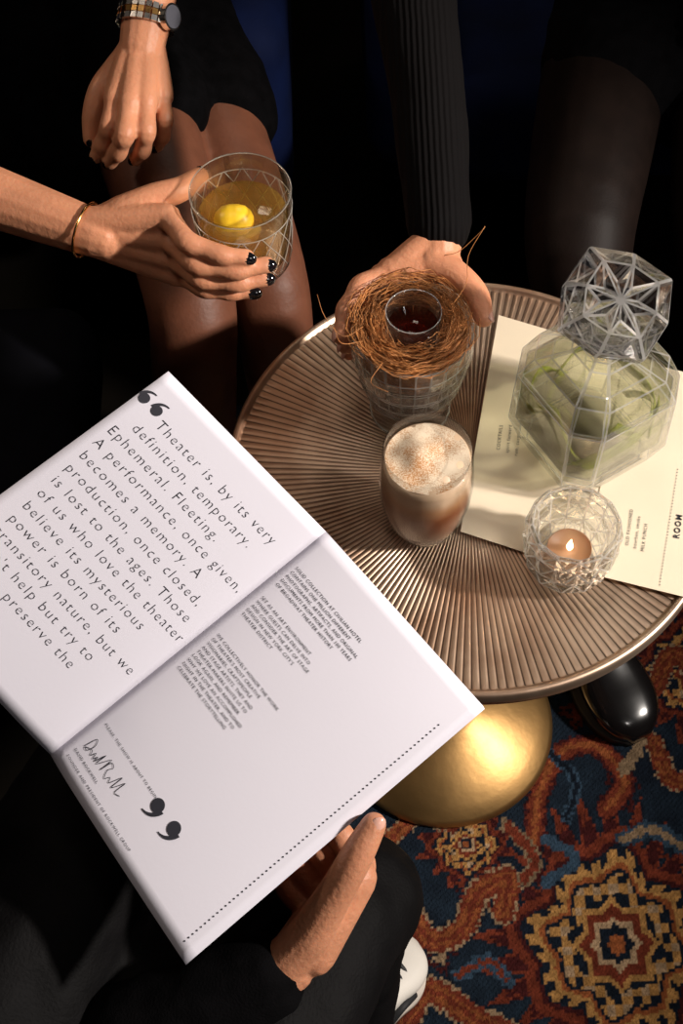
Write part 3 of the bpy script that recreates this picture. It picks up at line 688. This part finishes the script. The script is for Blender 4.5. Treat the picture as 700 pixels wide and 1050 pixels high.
# ---- woman two (right)
w2=empty("seated_woman",(.33,.85,.45))
fg3=[[cyl(G2,104,.066,.704),cyl(G2,132,.0645,.704),cyl(G2,155,.0630,.698),cyl(G2,176,.0625,.692)],
     [cyl(G2,108,.072,.690),cyl(G2,132,.0690,.688),cyl(G2,152,.0640,.683),cyl(G2,168,.0625,.678)],
     [cyl(G2,110,.074,.673),cyl(G2,132,.0700,.670),cyl(G2,150,.0630,.665),cyl(G2,164,.0605,.660)],
     [cyl(G2,112,.074,.658),cyl(G2,132,.0690,.655),cyl(G2,148,.0610,.649),cyl(G2,160,.0585,.645)]]
wr3=V(-.024,.166,.714)
th3=[cyl(G2,72,.070,.708),cyl(G2,52,.0660,.710),cyl(G2,30,.0650,.706),cyl(G2,11,.0630,.700)]
el3=V(-.03,.46,.80)
organic("right_hand",hand_tubes(wr3,.0225,fg3,th3,1.06,V(-.024,.26,.75),.026,extra=[(fg3[0][0],th3[0],.0135),(fg3[1][0],th3[0],.014),(V(-.05,.144,.700),V(-.02,.141,.706),.017)]),.0017,SKIN,w2,it=4)
b=B()
for ch,r in zip(fg3,(.0074,.0076,.0073,.0065)): nail(b,ch[3],ch[2],(V(ch[3].x-G2.x,ch[3].y-G2.y,0)).normalized()+V(0,0,.4),r)
nail(b,th3[3],th3[2],V(th3[3].x-G2.x,th3[3].y-G2.y,0).normalized()+V(0,0,.8),.009)
b.obj("nail_polish",NAILN,w2)
m,t,p,o=nt("ribbed_knit"); N=t.nodes;L=t.links; tc=N.new('ShaderNodeTexCoord'); wv=N.new('ShaderNodeTexWave'); wv.inputs['Scale'].default_value=60; wv.bands_direction='X'; wv.inputs['Distortion'].default_value=.8
L.new(tc.outputs['Object'],wv.inputs['Vector']); bu=N.new('ShaderNodeBump'); bu.inputs['Strength'].default_value=.5; bu.inputs['Distance'].default_value=.002
L.new(wv.outputs['Fac'],bu.inputs['Height']); L.new(bu.outputs['Normal'],p.inputs['Normal']); p.inputs['Base Color'].default_value=(.0035,.0028,.003,1); p.inputs['Roughness'].default_value=.85; p.inputs['Specular IOR Level'].default_value=.10
KNIT=m
organic("ribbed_sweater",[([V(.36,.90,.55),V(.36,.90,.68),V(.35,.90,.80),V(.34,.90,1.0),V(.34,.90,1.06)],[.13,.13,.14,.125,.07],dict(sub=6,seg=28,sx=1.15,sy=.85,up=(1,0,0))),
   ([V(.30,.90,1.0),V(.17,.82,.99),V(.04,.66,.88),el3,V(-.026,.30,.755),V(-.023,.174,.719)],[.062,.056,.050,.043,.035,.0285],dict(sub=6,seg=24)),
   ([V(.36,.90,1.0),V(.53,.86,.97),V(.60,.72,.80),V(.54,.56,.68),V(.46,.56,.65)],[.065,.06,.05,.042,.032],dict(sub=6,seg=24))],.005,KNIT,w2,it=4,disp=.006,dscale=.08)
def sh(*a): return V(a[0]+.06,a[1]+.08,a[2]+.03)
organic("left_hand",hand_tubes(sh(.42,.50,.62),.022,[[sh(.335,.47,.625),sh(.30,.455,.612),sh(.28,.445,.60),sh(.262,.44,.595)],[sh(.332,.488,.625),sh(.295,.475,.612),sh(.272,.467,.60),sh(.255,.462,.595)],[sh(.335,.506,.623),sh(.30,.497,.61),sh(.278,.49,.60),sh(.262,.487,.595)],[sh(.342,.523,.618),sh(.312,.518,.608),sh(.295,.514,.60),sh(.281,.512,.595)]],[sh(.39,.47,.62),sh(.36,.445,.612),sh(.337,.43,.605),sh(.318,.422,.598)],1.0),.002,SKIN,w2)
organic("skirt",[([V(.34,.94,.50),V(.27,.74,.51),V(.22,.58,.515)],[.11,.10,.092],dict(sub=5,seg=24)),([V(.40,.94,.50),V(.42,.72,.51),V(.42,.52,.515)],[.11,.10,.094],dict(sub=5,seg=24)),([V(.36,.88,.50),V(.33,.58,.50)],[.11,.088],dict(sub=4,seg=24))],.006,CLOTH,w2,it=6,disp=.010,dscale=.06)
organic("legs_in_tights",[([V(.26,.78,.50),V(.20,.56,.51),V(.15,.355,.50),V(.165,.31,.40),V(.19,.29,.25),V(.19,.20,.09)],[.083,.074,.060,.052,.050,.032],dict(sub=6,seg=24)),
   ([V(.42,.78,.50),V(.36,.56,.51),V(.315,.37,.50),V(.34,.325,.40),V(.36,.32,.25),V(.38,.30,.09)],[.085,.076,.062,.054,.050,.032],dict(sub=6,seg=24))],.005,TIGHTS,w2)
t1=at(655,764,0)
shoe("ankle_boot",(.155,.165,0),(t1.x,t1.y,0),.044,.085,PAT,SOLEB,w2,ankle=(.187,.20,.12),sole=.014)
shoe("ankle_boot_pair",(.375,.34,0),(.42,.12,0),.042,.085,PAT,SOLEB,w2,ankle=(.38,.305,.12),sole=.014)
# ---- reader
rd=empty("seated_reader",(-.55,-.65,.45))
D=dist_pt
fg4=[[D(366,888,1.125),D(350,858,1.132),D(333,832,1.136),D(318,812,1.138)],
     [D(352,908,1.132),D(332,876,1.140),D(312,852,1.142),D(296,834,1.142)],
     [D(336,926,1.136),D(312,896,1.144),D(292,872,1.144),D(276,856,1.143)],
     [D(322,942,1.135),D(298,916,1.142),D(280,896,1.142),D(266,882,1.140)]]
wr4=D(280,1000,1.120)
th4=[D(318,958,1.103),D(345,914,1.086),D(367,875,1.074),D(383,846,1.072)]
el4=D(40,1125,1.16)
organic("right_hand",hand_tubes(wr4,.024,fg4,th4,1.15,D(230,1028,1.12),.026,extra=[(th4[0],fg4[0][0],.0155),(th4[0],fg4[1][0],.016),(th4[0],fg4[3][0],.016),(th4[1],fg4[0][0],.0135),(wr4,fg4[3][0],.016),(D(364,900,1.112),D(322,978,1.118),.0175)]),.0018,SKIN2,rd,it=5)
b=B(); nail(b,th4[3],th4[2],CU*1.0+Rv*.5,.0094,l=.0085,w=.0066); b.obj("thumb_nail",NAILN,rd)
lw=LB.lerp(LT,.10); lu=(LT-LB).normalized(); lo=(LT-ST).normalized()
def Lp(a,c,h): return lw+lu*a+lo*c+V(0,0,h)
organic("left_hand",hand_tubes(Lp(-.06,.085,-.02),.026,[[Lp(.02,.03,-.015),Lp(.03,-.005,-.016),Lp(.032,-.03,-.016),Lp(.033,-.05,-.016)],[Lp(.0,.025,-.017),Lp(.008,-.01,-.018),Lp(.01,-.037,-.018),Lp(.01,-.058,-.018)],[Lp(-.02,.025,-.017),Lp(-.015,-.01,-.018),Lp(-.013,-.035,-.018),Lp(-.012,-.053,-.018)],[Lp(-.038,.03,-.017),Lp(-.036,0,-.018),Lp(-.035,-.02,-.018),Lp(-.035,-.036,-.018)]],[Lp(-.03,.05,.002),Lp(.005,.02,.014),Lp(.012,-.005,.016),Lp(.015,-.025,.015)],1.1,Lp(-.20,.14,-.04),.032),.002,SKIN2,rd)
organic("black_jacket",[([V(-.62,-.78,.54),V(-.62,-.77,.66),V(-.61,-.76,.80),V(-.60,-.75,1.02),V(-.60,-.75,1.10)],[.13,.14,.155,.14,.08],dict(sub=6,seg=28,sx=1.15,sy=.85,up=(.7,-.7,0))),
   ([V(-.58,-.80,1.05),V(-.47,-.86,1.02),V(-.40,-.80,.80),el4,D(150,1062,1.135),D(266,1006,1.122)],[.07,.066,.060,.056,.046,.037],dict(sub=6,seg=24)),
   ([V(-.62,-.72,1.05),V(-.76,-.60,1.02),V(-.80,-.45,.82),Lp(-.30,.17,-.05),Lp(-.09,.10,-.025)],[.07,.066,.060,.054,.038],dict(sub=6,seg=24))],.005,CLOTH,rd,it=3,disp=.008,dscale=.05)
kn=at(345,935,.47)
organic("trousers",[([V(-.54,-.86,.50),V(-.30,-.62,.475),V(kn.x,kn.y,.455),V(kn.x+.01,kn.y+.02,.34),V(kn.x+.0,kn.y-.02,.2),V(kn.x-.01,kn.y-.06,.07)],[.10,.085,.062,.056,.052,.048],dict(sub=6,seg=24)),
   ([V(-.68,-.76,.50),V(-.44,-.48,.485),V(-.31,-.20,.48),V(-.30,-.17,.36),V(-.32,-.20,.2),V(-.33,-.22,.07)],[.10,.088,.068,.064,.058,.05],dict(sub=6,seg=24)),
   ([V(-.62,-.82,.50),V(-.42,-.58,.45),V(-.26,-.38,.43)],[.10,.09,.06])],.006,CLOTH2,rd,it=4,disp=.012,dscale=.06)
LEA=mat("white_leather",(.72,.68,.62),.4,var=.03,scale=12,bump=.05); BLK=mat("black_suede",(.01,.01,.012),.7)
tt=at(428,985,0); hh=at(358,1075,0)
shoe("sneaker",(hh.x-.01,hh.y,0),(tt.x-.01,tt.y+.02,0),.043,.078,LEA,mat("white_rubber",(.62,.55,.48),.5),rd,sole=.022,laces=True,mw=BLK,ankle=(kn.x-.01,kn.y-.06,.12))
shoe("sneaker_pair",(-.35,-.27,0),(-.23,-.09,0),.043,.078,LEA,mat("white_rubber_b",(.62,.55,.48),.5),rd,sole=.022,laces=True,mw=BLK,ankle=(-.33,-.22,.12))
# ------------------------------------------------------------------ chairs
def rbox(name,c,s,bev_,parent,m=VELVET,rot=0):
    b=B(); box(b,(0,0,0),s); o=b.obj(name,m,None)
    o.parent=parent; o.location=Vector(c)-Vector(parent.location); o.rotation_euler=(0,0,rot)
    bv=o.modifiers.new("b",'BEVEL'); bv.width=bev_; bv.segments=6; return o
def chair(c,rot=0,w=.62):
    e=empty("velvet_armchair",(c[0],c[1],0))
    R_=lambda x,y,z: (c[0]+x*math.cos(rot)-y*math.sin(rot),c[1]+x*math.sin(rot)+y*math.cos(rot),z)
    rbox("seat",R_(0,0,.31),(w-.08,.50,.17),.05,e,rot=rot)
    rbox("backrest",R_(0,.30,.50),(w,.13,.62),.06,e,rot=rot)
    rbox("arm_1",R_(-w/2,.06,.37),(.11,.54,.30),.05,e,rot=rot); rbox("arm_2",R_(w/2,.06,.37),(.11,.54,.30),.05,e,rot=rot)
    b=B()
    for i,(x,y) in enumerate([(-w/2+.03,-.18),(w/2-.03,-.18),(-w/2+.03,.30),(w/2-.03,.30)]):
        q=V(*R_(x,y,0)); b.add(*sweep([q+V(0,0,.002),q+V(0,0,.23)],[.012,.018],seg=12,cap=False))
    b.obj("legs",BRASS,e)
chair((-.53,.86),0); chair((.30,.92),0); chair((-.70,-.86),math.radians(136),.66)
BLKV=mat("dark_fill_velvet",(.003,.003,.005),.9,var=.3,spec=.1)
st_=empty("dark_fill_bench",(-.70,.20,0))  # invented black bench, added to keep the left side dark
rbox("cushion",(-.70,.20,.31),(.60,.40,.14),.045,st_,m=BLKV); rbox("frame",(-.70,.20,.14),(.54,.34,.24),.02,st_,m=BLKV)
# ------------------------------------------------------------------ light
def look(o,t): o.rotation_euler=(Vector(t)-o.location).to_track_quat('-Z','Y').to_euler()
def area(name,loc,tgt,e,size,col):
    l=bpy.data.lights.new(name,'AREA'); l.energy=e; l.size=size; l.color=col
    o=bpy.data.objects.new(name,l); bpy.context.collection.objects.link(o); o.location=loc; look(o,tgt)
l=bpy.data.lights.new("key",'SPOT'); l.energy=295; l.spot_size=math.radians(42); l.spot_blend=.75; l.shadow_soft_size=.07; l.color=(1,.92,.84)
o=bpy.data.objects.new("spot_lamp",l); bpy.context.collection.objects.link(o); o.location=(1.62,-.44,1.78); look(o,(-.08,-.06,.58))
area("overhead_fill",(-.3,.2,2.6),(0,0,.5),3,.5,(1,.85,.72))  # added soft fill from above, not a known fitting
area("back_rim_fill",(.25,1.5,1.9),(.1,0,.6),3.0,.35,(1,.86,.72))  # added rim light from behind, no known source there
area("left_glint_fill",(-1.3,.5,1.7),(.1,0,.6),2.4,.16,(1,.82,.66))  # small added light, gives the crystal something to reflect
area("front_fill",(.9,-1.3,2.0),(.1,0,.6),2.5,.2,(1,.93,.88))  # added frontal fill, also puts highlights on the crystal
l=bpy.data.lights.new("candle",'POINT'); l.energy=.015; l.color=(1,.6,.3); l.shadow_soft_size=.004
o=bpy.data.objects.new("candle_light",l); bpy.context.collection.objects.link(o); o.location=G4+V(0,0,.05)
w=bpy.data.worlds.new("world"); bpy.context.scene.world=w; w.use_nodes=True
w.node_tree.nodes["Background"].inputs[0].default_value=(.5,.45,.5,1); w.node_tree.nodes["Background"].inputs[1].default_value=.02
bpy.context.scene.view_settings.view_transform='Standard'
